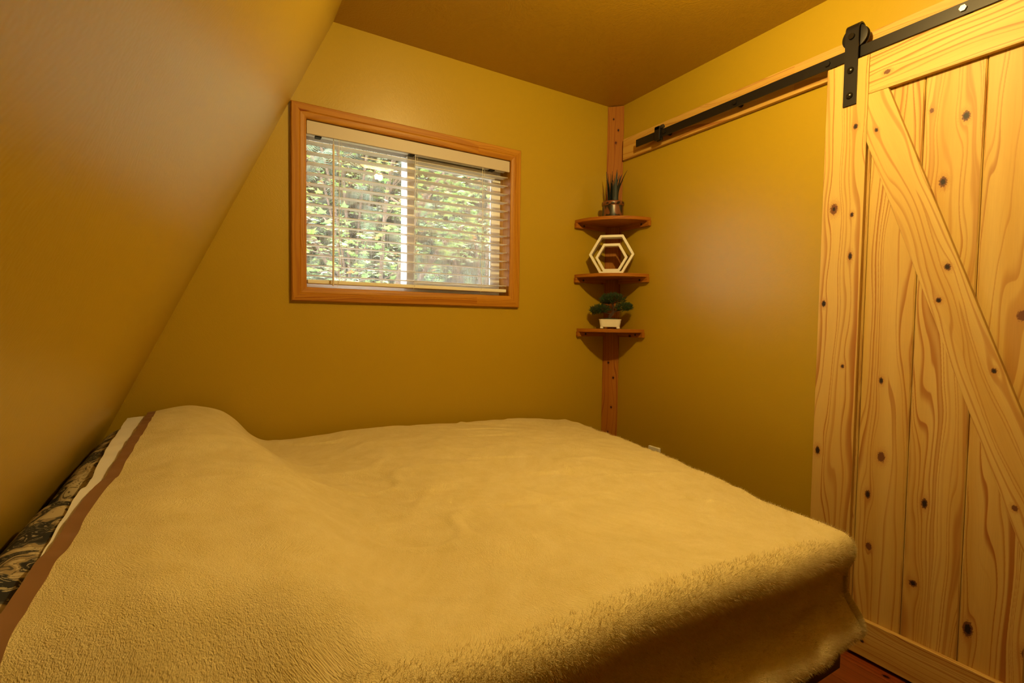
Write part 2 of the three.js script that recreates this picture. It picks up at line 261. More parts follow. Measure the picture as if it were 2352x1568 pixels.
{
  const d = structure('door_1', 'knotty pine sliding barn door with a diagonal brace and black strap hangers', 'door');
  d.position.set(-0.065, 0.012, 1.6625);
  const at = (g) => g.translate(0.065, -0.012, -1.6625);
  const Z0 = 1.21, Z1 = 2.115, I0 = 1.346, I1 = 1.979, YT = 2.092, YB = 0.014, RT = 1.957, RB = 0.1436, FX = -0.085, PX = -0.066;
  const fb = (z0, z1, y0, y1) => box(FX, PX - 0.0002, y0, y1, z0, z1, 0.0025);
  // vertical tongue-and-groove planks with chamfered edges
  const cuts = [Z0 + 0.002, 1.353, 1.5, 1.648, 1.795, 1.943, Z1 - 0.002];
  for (let i = 0; i < cuts.length - 1; i++) {
    const a = cuts[i] + 0.0008, b = cuts[i + 1] - 0.0008, c = 0.0035;
    const s = new THREE.Shape([[a, -0.046], [b, -0.046], [b, PX + c], [b - c, PX], [a + c, PX], [a, PX + c]].map((p) => new THREE.Vector2(...p)));
    const g = new THREE.ExtrudeGeometry(s, { depth: YT - YB - 0.004, bevelEnabled: false });      // shape (z, x), depth -> y
    g.applyMatrix4(new THREE.Matrix4().set(0, 1, 0, 0, 0, 0, 1, YB + 0.002, 1, 0, 0, 0, 0, 0, 0, 1));
    part('plank', at(metreUV(g, 'y', -1.2, 0)), mPanel, d);
  }
  const stileUV = (g) => metreUV(g, 'y', -Z0 + 0.004, 0);
  part('stile', at(stileUV(fb(Z0, I0, YB, YT))), mBoard, d); part('stile', at(metreUV(fb(I1, Z1, YB, YT), 'y', -I1 + 0.875, 0.3)), mBoard, d);
  part('rail', at(metreUV(fb(I0 + 0.0006, I1 - 0.0006, RT, YT), 'z', -RT + 0.297, -1.1)), mBoard, d);
  part('rail', at(metreUV(fb(I0 + 0.0006, I1 - 0.0006, YB, RB), 'z', -YB + 0.585, -0.6)), mBoard, d);
  // brace from the upper left to the lower right corner
  const bz = [[I0 + 0.0006, RT - 0.0006], [1.405, RT - 0.0006], [I1 - 0.0006, 0.315], [I1 - 0.0006, RB + 0.0006], [1.918, RB + 0.0006], [I0 + 0.0006, 1.797]];
  const bs = new THREE.Shape(bz.map((p) => new THREE.Vector2(...p)));
  const bg = new THREE.ExtrudeGeometry(bs, { depth: 0.0155, bevelEnabled: true, bevelThickness: 0.0015, bevelSize: 0.0012, bevelOffset: -0.0012, bevelSegments: 2 });
  bg.applyMatrix4(new THREE.Matrix4().set(0, 0, -1, PX - 0.0017, 0, 1, 0, 0, 1, 0, 0, 0, 0, 0, 0, 1));
  { const p = bg.attributes.position, uv = [], th = Math.atan(0.348), c = Math.cos(th), s = Math.sin(th); for (let i = 0; i < p.count; i++) { const z = p.getZ(i) - 1.376, y = p.getY(i) - 1.88; uv.push(0.2175 + z * c + y * s, 1.9 + y * c - z * s); } bg.setAttribute('uv', new THREE.Float32BufferAttribute(uv, 2)); }
  part('brace', at(bg), mBoard, d);
  // strap hangers with grooved wheels riding on the rail
  for (const zc of [1.29, 2.035]) {
    const w = 0.021, fx = FX - 0.0003, pts = [];
    const h = part('strap_hanger', new THREE.BufferGeometry(), mBlackIron, d);
    for (const [x, y] of [[fx, 1.938], [fx, 2.196]]) pts.push([x, y]);
    for (let k = 1; k <= 10; k++) { const a = (k / 10) * Math.PI; pts.push([fx + 0.0225 - 0.0225 * Math.cos(a), 2.196 + 0.0225 * Math.sin(a)]); }
    pts.push([fx + 0.045, 2.165]);
    const pos = [], idx = [], th = 0.0055;
    pts.forEach(([x, y], i) => { const p = pts[Math.max(0, i - 1)], q = pts[Math.min(pts.length - 1, i + 1)], l = Math.hypot(q[0] - p[0], q[1] - p[1]), nx = -(q[1] - p[1]) / l, ny = (q[0] - p[0]) / l;
      for (const [ox, z] of [[0, zc - w], [0, zc + w], [th, zc + w], [th, zc - w]]) pos.push(x + nx * ox, y + ny * ox, z); });
    for (let i = 0; i < pts.length - 1; i++) for (let k = 0; k < 4; k++) { const a = i * 4 + k, b = i * 4 + (k + 1) % 4, c = a + 4, e = b + 4; idx.push(a, b, e, a, e, c); }
    idx.push(0, 2, 1, 0, 3, 2); const e0 = (pts.length - 1) * 4; idx.push(e0, e0 + 1, e0 + 2, e0, e0 + 2, e0 + 3);
    let g = new THREE.BufferGeometry(); g.setAttribute('position', new THREE.Float32BufferAttribute(pos, 3)); g.setIndex(idx); g = toCreasedNormals(g, 0.5); metreUV(g); h.geometry = at(g);
    const wp = [[0.010, -0.011], [0.040, -0.011], [0.040, -0.006], [0.0345, -0.0045], [0.0345, 0.0045], [0.040, 0.006], [0.040, 0.011], [0.010, 0.011]].map((p) => new THREE.Vector2(...p));
    const wheel = part('wheel', at(new THREE.LatheGeometry(wp, 36).rotateZ(Math.PI / 2).translate(-0.0615, 2.179, zc)), mBlackIron, h);
    part('axle_bolt', at(new THREE.CylinderGeometry(0.0095, 0.011, 0.007, 16).rotateZ(Math.PI / 2).translate(fx - th - 0.003, 2.174, zc)), mBolt, wheel);
    for (const y of [2.058, 1.971]) part('bolt', at(new THREE.SphereGeometry(0.0115, 16, 8, 0, Math.PI * 2, 0, Math.PI / 2).scale(1, 0.75, 1).rotateZ(Math.PI / 2).translate(fx - th, y, zc)), mBolt, h);
  }
}

// ---------------------------------------------------------------- corner shelf unit
{
  const s = thing('corner_shelf', 'stained wooden corner shelf unit with three quarter-round shelves on a tall post', 'shelf');
  const ps = new THREE.Shape([[-0.066, -0.0015], [-0.0015, -0.066], [-0.0015, -0.040], [-0.040, -0.0015]].map((p) => new THREE.Vector2(...p)));
  const post = new THREE.ExtrudeGeometry(ps, { depth: H - 0.006, bevelEnabled: false }).rotateX(-Math.PI / 2).translate(0, 0.003, 0);
  { const p = post.attributes.position, uv = []; for (let i = 0; i < p.count; i++) uv.push(0.6525 + (p.getX(i) + p.getZ(i)) * 0.72, p.getY(i) * 0.86); post.setAttribute('uv', new THREE.Float32BufferAttribute(uv, 2)); }
  part('post', post, mCedar, s);
  for (const [y, r] of [[1.73, 0.288], [1.429, 0.285], [1.129, 0.262]]) {
    const q = new THREE.Shape(); q.moveTo(-0.0685, -0.001); q.lineTo(-r, -0.001);
    for (let k = 1; k <= 24; k++) { const a = (k / 24) * Math.PI / 2; q.lineTo(-0.001 - (r - 0.001) * Math.cos(a), -0.001 - (r - 0.001) * Math.sin(a)); }
    q.lineTo(-0.001, -0.0685);
    const g = new THREE.ExtrudeGeometry(q, { depth: 0.0145, bevelEnabled: true, bevelThickness: 0.0018, bevelSize: 0.0016, bevelOffset: -0.0016, bevelSegments: 2 }).rotateX(-Math.PI / 2).translate(0, y - 0.0165, 0);
    part('shelf_board', metreUV(g, 'x', 0.4 + r, y), mCedar, s);
    for (const side of [0, 1]) {
      const c = side ? box(-0.0195, -0.0012, y - 0.045, y - 0.0184, 0.070, r + 0.004, 0.001) : box(-r - 0.004, -0.070, y - 0.045, y - 0.0184, 0.0012, 0.0195, 0.001);
      const cl = part('cleat', metreUV(c, side ? 'z' : 'x', 0.9, y), mCedar, s);
      const hz = r - 0.05;
      part('screw', new THREE.CylinderGeometry(0.006, 0.006, 0.0016, 12).rotateX(Math.PI / 2).rotateY(side ? -Math.PI / 2 : 0).translate(side ? -0.0201 : -hz, y - 0.031, side ? hz : 0.0201), mDark, cl);
    }
  }
}
// plant with upright leaves on the top shelf
{
  const t = thing('potted_plant', 'dark spiky leaved plant in a brown glazed pot on the top corner shelf', 'plant', [-0.118, 1.731, 0.118]);
  const pp = [[0, 0], [0.052, 0], [0.056, 0.004], [0.0575, 0.03], [0.0575, 0.070], [0.0565, 0.073], [0.0605, 0.076], [0.0615, 0.086], [0.060, 0.094], [0.057, 0.096], [0.053, 0.094], [0.052, 0.075], [0, 0.072]].map((p) => new THREE.Vector2(...p));
  const glaze = perMetre(dataTex(256, 128, (x, y) => {
    const a = (x / 256) * Math.PI * 2, k = n3(Math.cos(a) * 1.6, Math.sin(a) * 1.6, y * 0.045), d = sstep(0.0, 0.35, k + (y < 48 ? 0.35 : -0.25));
    return [toS(lerp(0.16, 0.008, d)), toS(lerp(0.05, 0.005, d)), toS(lerp(0.016, 0.004, d))];
  }, true), 1, 1);
  const pot = part('pot', new THREE.LatheGeometry(pp, 48), new THREE.MeshPhysicalMaterial({ map: glaze, roughness: 0.4, clearcoat: 0.3, clearcoatRoughness: 0.25 }), t);
  part('soil', new THREE.CylinderGeometry(0.0518, 0.0518, 0.004, 24).translate(0, 0.080, 0), mDark, t); void pot;
  const mLeaf = new THREE.MeshPhysicalMaterial({ color: lin(0.008, 0.013, 0.011), roughness: 0.6 });
  const R = mulberry(5), N = 20;
  for (let k = 0; k < N; k++) {
    const a = (k / N) * Math.PI * 2 * 2.4, r0 = 0.006 + 0.019 * R(), lean = 0.006 + 0.03 * R(), h = 0.115 + 0.07 * R(), tw = (R() - 0.5) * 0.03;
    const tall = k === 3, dir = tall ? 0.75 : a, ln = tall ? 0.055 : lean, hh = tall ? 0.19 : h;
    const g = gridGeo(2, 10, (u, v) => {
      const w = 0.0085 * (1 - v * v) * (0.7 + 0.6 * v * (1 - v)) + 0.0003, c = V(Math.cos(dir) * (r0 + ln * v * v) - Math.sin(dir) * tw * v, 0.08 + hh * v, Math.sin(dir) * (r0 + ln * v * v) + Math.cos(dir) * tw * v);
      const s = (u - 0.5) * 2; return { p: [c.x - Math.sin(dir + 0.5) * w * s, c.y, c.z + Math.cos(dir + 0.5) * w * s - Math.abs(s) * 0.001], uv: [u, v] };
    });
    const back = g.clone(); { const p = back.attributes.position; for (let i = 0; i < p.count; i++) p.setXYZ(i, p.getX(i) + Math.cos(dir) * 0.0012, p.getY(i), p.getZ(i) + Math.sin(dir) * 0.0012); back.index.array.reverse(); back.computeVertexNormals(); }
    part('leaf', mergeGeometries([g, back]), mLeaf, t);
  }
}
// two white hexagon frames
function hexFrame(R, wallT, depth, y0) {
  const hex = (r) => [...Array(6)].map((_, k) => new THREE.Vector2(r * Math.cos(k * Math.PI / 3), r * Math.sin(k * Math.PI / 3)));
  const s = new THREE.Shape(hex(R)); s.holes.push(new THREE.Path(hex(R - wallT / Math.cos(Math.PI / 6)).reverse()));
  return new THREE.ExtrudeGeometry(s, { depth: depth - 0.003, bevelEnabled: true, bevelThickness: 0.0015, bevelSize: 0.0012, bevelOffset: -0.0012, bevelSegments: 2 }).translate(0, R * Math.sin(Math.PI / 3) + y0, -depth / 2);
}
for (const [name, label, R, y0, off] of [['hexagon_frame', 'larger white open hexagon frame standing on the middle corner shelf', 0.1225, 0, 0], ['hexagon_frame', 'smaller white hexagon frame nested inside the larger one on the corner shelf', 0.0875, 0.0106, -0.004]]) {
  const m = sh(new THREE.Mesh(hexFrame(R, 0.0135, name && y0 ? 0.046 : 0.06, 0), mWhite)); m.name = numbered(name); m.userData = { label, category: 'decoration', group: 'white hexagon frames' };
  m.position.set(-0.128 + off * 0.7, 1.4305 + (y0 ? 0.0139 : 0), 0.128 - off * 0.7 + (y0 ? 0 : 0)); m.rotation.y = -Math.PI / 4; scene.add(m);
}
// bonsai
{
  const t = thing('bonsai', 'miniature green bonsai tree in a white footed tray on the lowest corner shelf', 'plant', [-0.128, 1.1303, 0.128]);
  t.rotation.y = -Math.PI / 4;
  const body = gridGeo(48, 6, (u, v) => { const a = u * Math.PI * 2, c = Math.cos(a), s = Math.sin(a), sq = Math.pow(c ** 8 + s ** 8, -1 / 8), k = lerp(0.86, 1, v ** 0.8), rim = v > 0.95 ? 1.03 : 1; return { p: [c * sq * 0.060 * k * rim, 0.010 + v * 0.042, -s * sq * 0.036 * k * rim], uv: [u, v] }; });
  const top = new THREE.ShapeGeometry(new THREE.Shape([...Array(48)].map((_, i) => { const a = i / 48 * Math.PI * 2, c = Math.cos(a), s = Math.sin(a), q = Math.pow(c ** 8 + s ** 8, -1 / 8); return new THREE.Vector2(c * q * 0.0618, s * q * 0.037); }))).rotateX(-Math.PI / 2);
  part('tray', mergeGeometries([body.toNonIndexed(), top.clone().translate(0, 0.052, 0).toNonIndexed(), top.clone().scale(0.84, -1, 0.84).translate(0, 0.010, 0).toNonIndexed()].map((g) => { g.deleteAttribute('uv'); return g; })), mWhite, t);
  for (const [sx, sz] of [[-1, 1], [1, 1], [-1, -1], [1, -1]]) part('foot', box(sx * 0.044 - 0.009, sx * 0.044 + 0.009, 0.0002, 0.0115, sz * 0.022 - 0.007, sz * 0.022 + 0.007, 0.003), mWhite, t);
  part('moss', new THREE.SphereGeometry(1, 24, 8, 0, Math.PI * 2, 0, Math.PI / 2).scale(0.05, 0.008, 0.028).translate(0, 0.051, 0), new THREE.MeshStandardMaterial({ color: lin(0.03, 0.035, 0.015), roughness: 1 }), t);
  const bark = new THREE.MeshStandardMaterial({ color: lin(0.05, 0.022, 0.012), roughness: 0.9 });
  const limb = (pts, r0, r1) => { const c = new THREE.CatmullRomCurve3(pts), g = new THREE.TubeGeometry(c, 24, 1, 8), p = g.attributes.position; for (let i = 0; i < p.count; i++) { const k = Math.floor(i / 9) / 24, o = c.getPointAt(Math.min(1, k)), r = lerp(r0, r1, k); p.setXYZ(i, o.x + (p.getX(i) - o.x) * r, o.y + (p.getY(i) - o.y) * r, o.z + (p.getZ(i) - o.z) * r); } g.computeVertexNormals(); return g; };
  part('trunk', limb([V(-0.004, 0.05, 0), V(-0.002, 0.068, 0.002), V(0.012, 0.085, 0.002), V(0.016, 0.104, 0), V(0.012, 0.135, 0), V(0.014, 0.16, 0)], 0.0095, 0.004), bark, t);
  part('branch', limb([V(0.006, 0.079, 0), V(-0.02, 0.086, 0.006), V(-0.05, 0.092, 0.008)], 0.005, 0.002), bark, t);
  part('branch', limb([V(0.013, 0.09, 0), V(0.04, 0.1, 0.004), V(0.07, 0.108, 0.004)], 0.005, 0.002), bark, t);
  const needle = new THREE.ConeGeometry(0.0017, 0.016, 4).translate(0, 0.006, 0);
  const pads = [[0.012, 0.168, 0, 0.062, 0.026, 0.045], [-0.024, 0.158, 0, 0.032, 0.018, 0.034], [-0.052, 0.110, 0.006, 0.044, 0.020, 0.036], [-0.082, 0.100, 0.004, 0.028, 0.018, 0.026], [0.066, 0.120, 0.004, 0.040, 0.019, 0.034], [0.094, 0.122, 0.002, 0.022, 0.016, 0.024]];
  const R = mulberry(21), M = new THREE.Matrix4(), Q = new THREE.Quaternion(), list = [];
  for (const [x, y, z, a, b, c] of pads) for (let k = 0; k < 620 * (a / 0.05); k++) {
    const th = R() * 6.283, ph = Math.acos(1 - 2 * R()), q = 0.72 + 0.28 * R(), d = V(Math.sin(ph) * Math.cos(th), Math.cos(ph), Math.sin(ph) * Math.sin(th));
    const lump = 1 + 0.4 * n3(d.x * 2.4 + x * 90, d.y * 2.4, d.z * 2.4);
    Q.setFromUnitVectors(V(0, 1, 0), V(d.x + (R() - 0.5) * 1.2, d.y + 0.5 + (R() - 0.5), d.z + (R() - 0.5) * 1.2).normalize());
    list.push([M.clone().compose(V(x + d.x * a * q * lump, y + d.y * b * q * lump, z + d.z * c * q * lump), Q, V(1, 1, 1)), lin(0.012 + 0.05 * R() ** 2, 0.032 + 0.07 * R() ** 2, 0.012 + 0.006 * R())]);
  }
  const im = sh(new THREE.InstancedMesh(needle, new THREE.MeshStandardMaterial({ roughness: 0.7 }), list.length)); im.name = 'foliage'; im.userData = { kind: 'stuff' };
  list.forEach(([m, c], i) => { im.setMatrixAt(i, m); im.setColorAt(i, c); }); t.add(im);
}
// outlet on the right wall
{
  const o = thing('wall_outlet', 'pale wall outlet low on the yellow wall just above the blanket edge', 'outlet', [0, 0.45, 0.361]);
  part('cover_plate', new RoundedBoxGeometry(0.014, 0.116, 0.078, 3, 0.004).translate(-0.0075, -0.001, 0), mWhite, o);
  for (const y of [0.02, -0.02]) { const f = part('socket', new THREE.CylinderGeometry(0.017, 0.017, 0.003, 24).rotateZ(Math.PI / 2).translate(-0.0155, y, 0), mWhite, o); for (const z of [-0.006, 0.006]) part('slot', box(-0.0172, -0.0168, y - 0.004, y + 0.004, z - 0.001, z + 0.001), mDark, f); }
}

// ---------------------------------------------------------------- bed
const ZFAR = 0.07, R0 = 0.034;
const HX = [[-2.42, 0.795], [-2.36, 0.808], [-2.30, 0.818], [-2.25, 0.826], [-2.19, 0.832], [-2.13, 0.838], [-2.07, 0.838], [-2.0, 0.815], [-1.95, 0.775], [-1.905, 0.722], [-1.86, 0.690], [-1.80, 0.682], [-1.5, 0.690], [-1.13, 0.683], [-0.65, 0.663], [-0.38, 0.638], [0, 0.625]];
function splineY(x) { let k = 0; while (k < HX.length - 2 && x > HX[k + 1][0]) k++; const p = (i) => HX[Math.max(0, Math.min(HX.length - 1, i))], [x1, y1] = p(k), [x2, y2] = p(k + 1), m1 = (y2 - p(k - 1)[1]) / (x2 - p(k - 1)[0]), m2 = (p(k + 2)[1] - y1) / (p(k + 2)[0] - x1), t = Math.min(1, Math.max(0, (x - x1) / (x2 - x1))), L = x2 - x1; return y1 * (2 * t ** 3 - 3 * t * t + 1) + L * m1 * (t ** 3 - 2 * t * t + t) + y2 * (3 * t * t - 2 * t ** 3) + L * m2 * (t ** 3 - t * t); }
function topY(x, z) {
  const flat = 0.686 - 0.02 * sstep(-1.3, -0.4, x);
  const xs = x < -1.75 ? x : x;
  const soft = sstep(0.15, 0.9, z);                              // the step down from the pillows is gentler towards the viewer
  const stretch = xs > -2.07 && xs < -1.3 ? -2.07 + (xs + 2.07) / (1 + 0.75 * soft * (1 - sstep(-1.7, -1.3, xs))) : xs;
  let h = lerp(splineY(xs), splineY(stretch), 1);
  const near = 1 - sstep(1.42, 1.66, z);
  h = lerp(Math.min(h, flat), h, near);
  h -= 0.012 * Math.exp(-(((z - 0.80) / 0.09) ** 2)) * (1 - sstep(-2.0, -1.9, x));
  h -= 0.03 * sstep(0.25, 1.5, z) * (1 - sstep(-2.0, -1.8, x)) * sstep(-2.33, -2.20, x); h -= 0.028 * sstep(-1.4, -0.5, x) * sstep(0.5, 1.6, z) + 0.015 * sstep(0.8, 1.6, z) * sstep(-2, -1.2, x);
  h += 0.0042 * n2(x * 3.1 + 4, z * 4.2) + 0.0022 * n2(x * 8 + z * 3, z * 11 - x * 2) + 0.004 * Math.max(0, n2(x * 2.2 - z * 2.8, x * 1.1 + z * 6.5)) ** 2;
  const ridge = 1 - Math.abs(n2(x * 1.3 + z * 0.9 + 2, z * 3.4 - x * 1.0)), fade = sstep(-2.0, -1.6, x);
  h += 0.0075 * sstep(0.80, 1, ridge) * (0.5 + 0.5 * n2(x * 1.7, z * 1.7 + 5)) * fade * (1 - sstep(-0.85, -0.6, x));
  return h;
}
const footX = (z) => lerp(-0.375, -0.570, sstep(0, 1, (z - 0.06) / 1.5) * 0.4 + 0.6 * (z - 0.06) / 1.5);
const nearZ = (x) => 1.62 - 0.04 * sstep(-1.0, -0.5, x);
const DROP = 0.215;
// flat cloth coordinates (a, b) -> point on the made bed
function cloth(a, b) {
  const fx = footX(Math.min(Math.max(b, ZFAR), 1.6)) - R0, nz = nearZ(Math.min(a, fx)) - R0, zf = ZFAR + R0;
  const da = Math.max(0, a - fx), dn = Math.max(0, b - nz), df = Math.max(0, zf - b), db = dn > 0 ? dn : -df;
  const ac = Math.min(a, fx), bc = Math.min(Math.max(b, zf), nz);
  const s = Math.max(da, Math.abs(db));
  let y = topY(ac, bc), x = ac, z = bc;
  if (s > 0) {
    const th = Math.atan2(db, da), ph = Math.min(s / R0, Math.PI / 2), full = dn >= da && dn > 0 ? 1.62 + R0 * 0.5708 + DROP - nz - R0 * Math.PI / 2 : DROP, rest = Math.max(0, s - R0 * Math.PI / 2) * Math.min(1, DROP / full);
    let out = R0 * Math.sin(ph); y -= R0 * (1 - Math.cos(ph)) + rest;
    const per = dn > 0 ? ac * 1.0 + th * 0.10 : ac + bc, k = rest / DROP, room = df > 0 ? 0.15 : 1;
    out += room * (-0.018 * sstep(0, 0.3, k) + 0.046 * sstep(0.48, 0.95, k) - 0.012 * sstep(0.93, 1.02, k));
    out += room * sstep(0.05, 0.7, k) * (0.006 * n2(per * 4.6, 1.3 + k * 0.8) + 0.002 * n2(per * 12, 7 + k * 2));
    // diagonal pull folds running down from the foot corner
    if (dn > 0) out += 0.007 * Math.exp(-(((ac + 0.62 + rest * 1.1) / 0.035) ** 2)) * sstep(0.02, 0.2, k) + 0.005 * Math.exp(-(((ac + 0.80 + rest * 1.2) / 0.05) ** 2)) * sstep(0.02, 0.3, k);
    x += out * Math.cos(th); z += out * Math.sin(th);
  }
  return [x, y, z];
}
function clothSheet(a0, a1, b0, b1, nu, nv, thick, lift, edge) {
  const out = gridGeo(nu, nv, (u, v) => { const b = lerp(b0, b1, v), lo = typeof a0 === 'function' ? a0(b) : a0, hi = typeof a1 === 'function' ? a1(b) : a1, a = lerp(lo, hi, u); const p = cloth(a, b); return { p, uv: [a, b] }; });
  out.index.array.reverse(); out.computeVertexNormals();
  const P = out.attributes.position, N = out.attributes.normal, base = P.array.slice(), inner = out.clone();
  for (let i = 0; i < P.count; i++) { const j = i * 3; for (let c = 0; c < 3; c++) { P.array[j + c] = base[j + c] + N.array[j + c] * lift; inner.attributes.position.array[j + c] = base[j + c] + N.array[j + c] * (lift - thick); } }
  inner.index.array.reverse(); inner.computeVertexNormals(); out.computeVertexNormals();
  // rim between the two faces, slightly rounded outwards
  const ring = []; for (let i = 0; i <= nu; i++) ring.push(i); for (let j = 1; j <= nv; j++) ring.push(j * (nu + 1) + nu); for (let i = nu - 1; i >= 0; i--) ring.push(nv * (nu + 1) + i); for (let j = nv - 1; j > 0; j--) ring.push(j * (nu + 1));
  const rp = [], ru = [], ri = [];
  ring.forEach((k) => { for (const src of [out, inner]) { rp.push(...src.attributes.position.array.slice(k * 3, k * 3 + 3)); ru.push(out.attributes.uv.array[k * 2], out.attributes.uv.array[k * 2 + 1]); } });
  const n = ring.length; for (let i = 0; i < n; i++) { const a = 2 * i, b = 2 * ((i + 1) % n); ri.push(a, b, b + 1, a, b + 1, a + 1); }
  const rim = new THREE.BufferGeometry(); rim.setAttribute('position', new THREE.Float32BufferAttribute(rp, 3)); rim.setAttribute('uv', new THREE.Float32BufferAttribute(ru, 2)); rim.setIndex(ri); rim.computeVertexNormals();
  return mergeGeometries([out, inner, rim]);
}
const fleece = dataTex(1024, 1024, (x, y) => {
  const v = 128 + 44 * tileNoise(x, y, 1024, 150, 3) + 26 * tileNoise(x, y, 1024, 50, 4) + 40 * tileNoise(x, y, 1024, 330, 5); return [v, v, v];
});
const nap = dataTex(1024, 1024, (x, y) => {
  const k = 0.5 + 0.5 * (0.45 * tileNoise(x, y, 1024, 14, 21) + 0.3 * tileNoise(x, y, 1024, 40, 22) + 0.35 * tileNoise(x, y, 1024, 260, 23));
  return [toS(lerp(0.60, 0.70, k)), toS(lerp(0.49, 0.60, k)), toS(lerp(0.215, 0.335, k))];
}, true);
const mBlanket = new THREE.MeshPhysicalMaterial({ map: perMetre(nap, 1.1, 1.1), roughness: 0.95, sheen: 0.5, sheenRoughness: 0.6, sheenColor: lin(0.6, 0.5, 0.3), bumpMap: perMetre(fleece, 0.42, 0.42), bumpScale: 0.0026 });
const trimEdge = (b) => -2.187 - 0.024 * sstep(0.3, 1.5, b) + 0.0022 * n2(b * 2.3, 8.1) + 0.0008 * n2(b * 7, 2);
{
  const t = thing('blanket', 'tan fleece blanket with a brown bound edge spread over the bed', 'blanket', [-1.35, 0.35, 0.85]);
  const B1 = 1.62 + R0 * 0.5708 + DROP, B0 = ZFAR + R0 - R0 * 1.5708 - 0.26, A1 = (b) => footX(Math.min(Math.max(b, ZFAR), 1.6)) + R0 * 0.5708 + DROP;
  const g = clothSheet(trimEdge, A1, B0, B1, 330, 300, 0.012, 0.006); g.translate(1.35, -0.35, -0.85);
  part('fleece', g, mBlanket, t);
  // short pile standing off the fleece
  const blade = new THREE.BufferGeometry(); blade.setAttribute('position', new THREE.Float32BufferAttribute([-0.00035, 0, 0, 0.00035, 0, 0, 0.00025, 0.5, 0.06, -0.00025, 0.5, 0.06, 0, 1, 0.25], 3)); blade.setIndex([0, 1, 2, 0, 2, 3, 3, 2, 4]); blade.computeVertexNormals();
  { const p = blade.attributes.position; for (let i = 0; i < p.count; i++) p.setXYZ(i, p.getX(i), p.getY(i) * 0.0075, p.getZ(i) * 0.0075); blade.computeVertexNormals(); }
  const PN = 100000, pile = sh(new THREE.InstancedMesh(blade, new THREE.MeshPhysicalMaterial({ color: lin(0.66, 0.56, 0.29), roughness: 1, transmission: 0.45, thickness: 0 }), PN)), R = mulberry(77), Mx = new THREE.Matrix4(), Q = new THREE.Quaternion(), up = V(0, 1, 0);
  for (let i = 0; i < PN; i++) {
    const q = R(), b = q < 0.85 ? lerp(1.565 + 0.04 * R(), B1 - 0.003, R()) : lerp(0.3, 1.6, R()), lo = q < 0.85 ? trimEdge(b) + 0.004 : footX(Math.min(b, 1.6)) - 0.03 - 0.02 * R(), a = lerp(lo, A1(b), R()), e = 0.004, p0 = V(...cloth(a, b)), pa = V(...cloth(a + e, b)), pb = V(...cloth(a, b + e));
    const n = pb.sub(p0).cross(pa.sub(p0)).normalize(), k = 0.6 + 0.8 * R();
    Q.setFromUnitVectors(up, n.clone().add(V((R() - 0.5) * 0.9, (R() - 0.5) * 0.5, (R() - 0.5) * 0.9)).normalize()).multiply(new THREE.Quaternion().setFromAxisAngle(up, R() * 6.283));
    pile.setMatrixAt(i, Mx.compose(p0.addScaledVector(n, 0.005).sub(V(-1.35, 0.35, 0.85)), Q, V(k, k, k)));
  }
  pile.name = 'pile'; pile.userData = { kind: 'stuff' }; t.add(pile);
  const band = clothSheet((b) => trimEdge(b) - 0.022, (b) => trimEdge(b) + 0.002, B0 + 0.005, B1 - 0.005, 8, 260, 0.011, 0.0062); band.translate(1.35, -0.35, -0.85);
  part('bound_edge', band, new THREE.MeshPhysicalMaterial({ color: lin(0.20, 0.095, 0.035), roughness: 0.75, sheen: 0.4, sheenRoughness: 0.4, sheenColor: lin(0.4, 0.25, 0.12) }), t);
}
{
  const t = thing('bed_sheet', 'white sheet edge folded out between brown blanket edge and patterned pillows', 'sheet', [-2.25, 0.82, 0.6]);
  const g = clothSheet((b) => -2.268 + 0.032 * Math.min(1, Math.max(0, (b - 0.1) / 1.2)) + 0.002 * n2(b * 3, 5), -2.205, 0.105, 1.34, 16, 120, 0.0035, -0.0062); g.translate(2.25, -0.82, -0.6);
  part('fold', g, new THREE.MeshPhysicalMaterial({ color: lin(0.74, 0.70, 0.66), roughness: 0.85, sheen: 0.2 }), t);
}
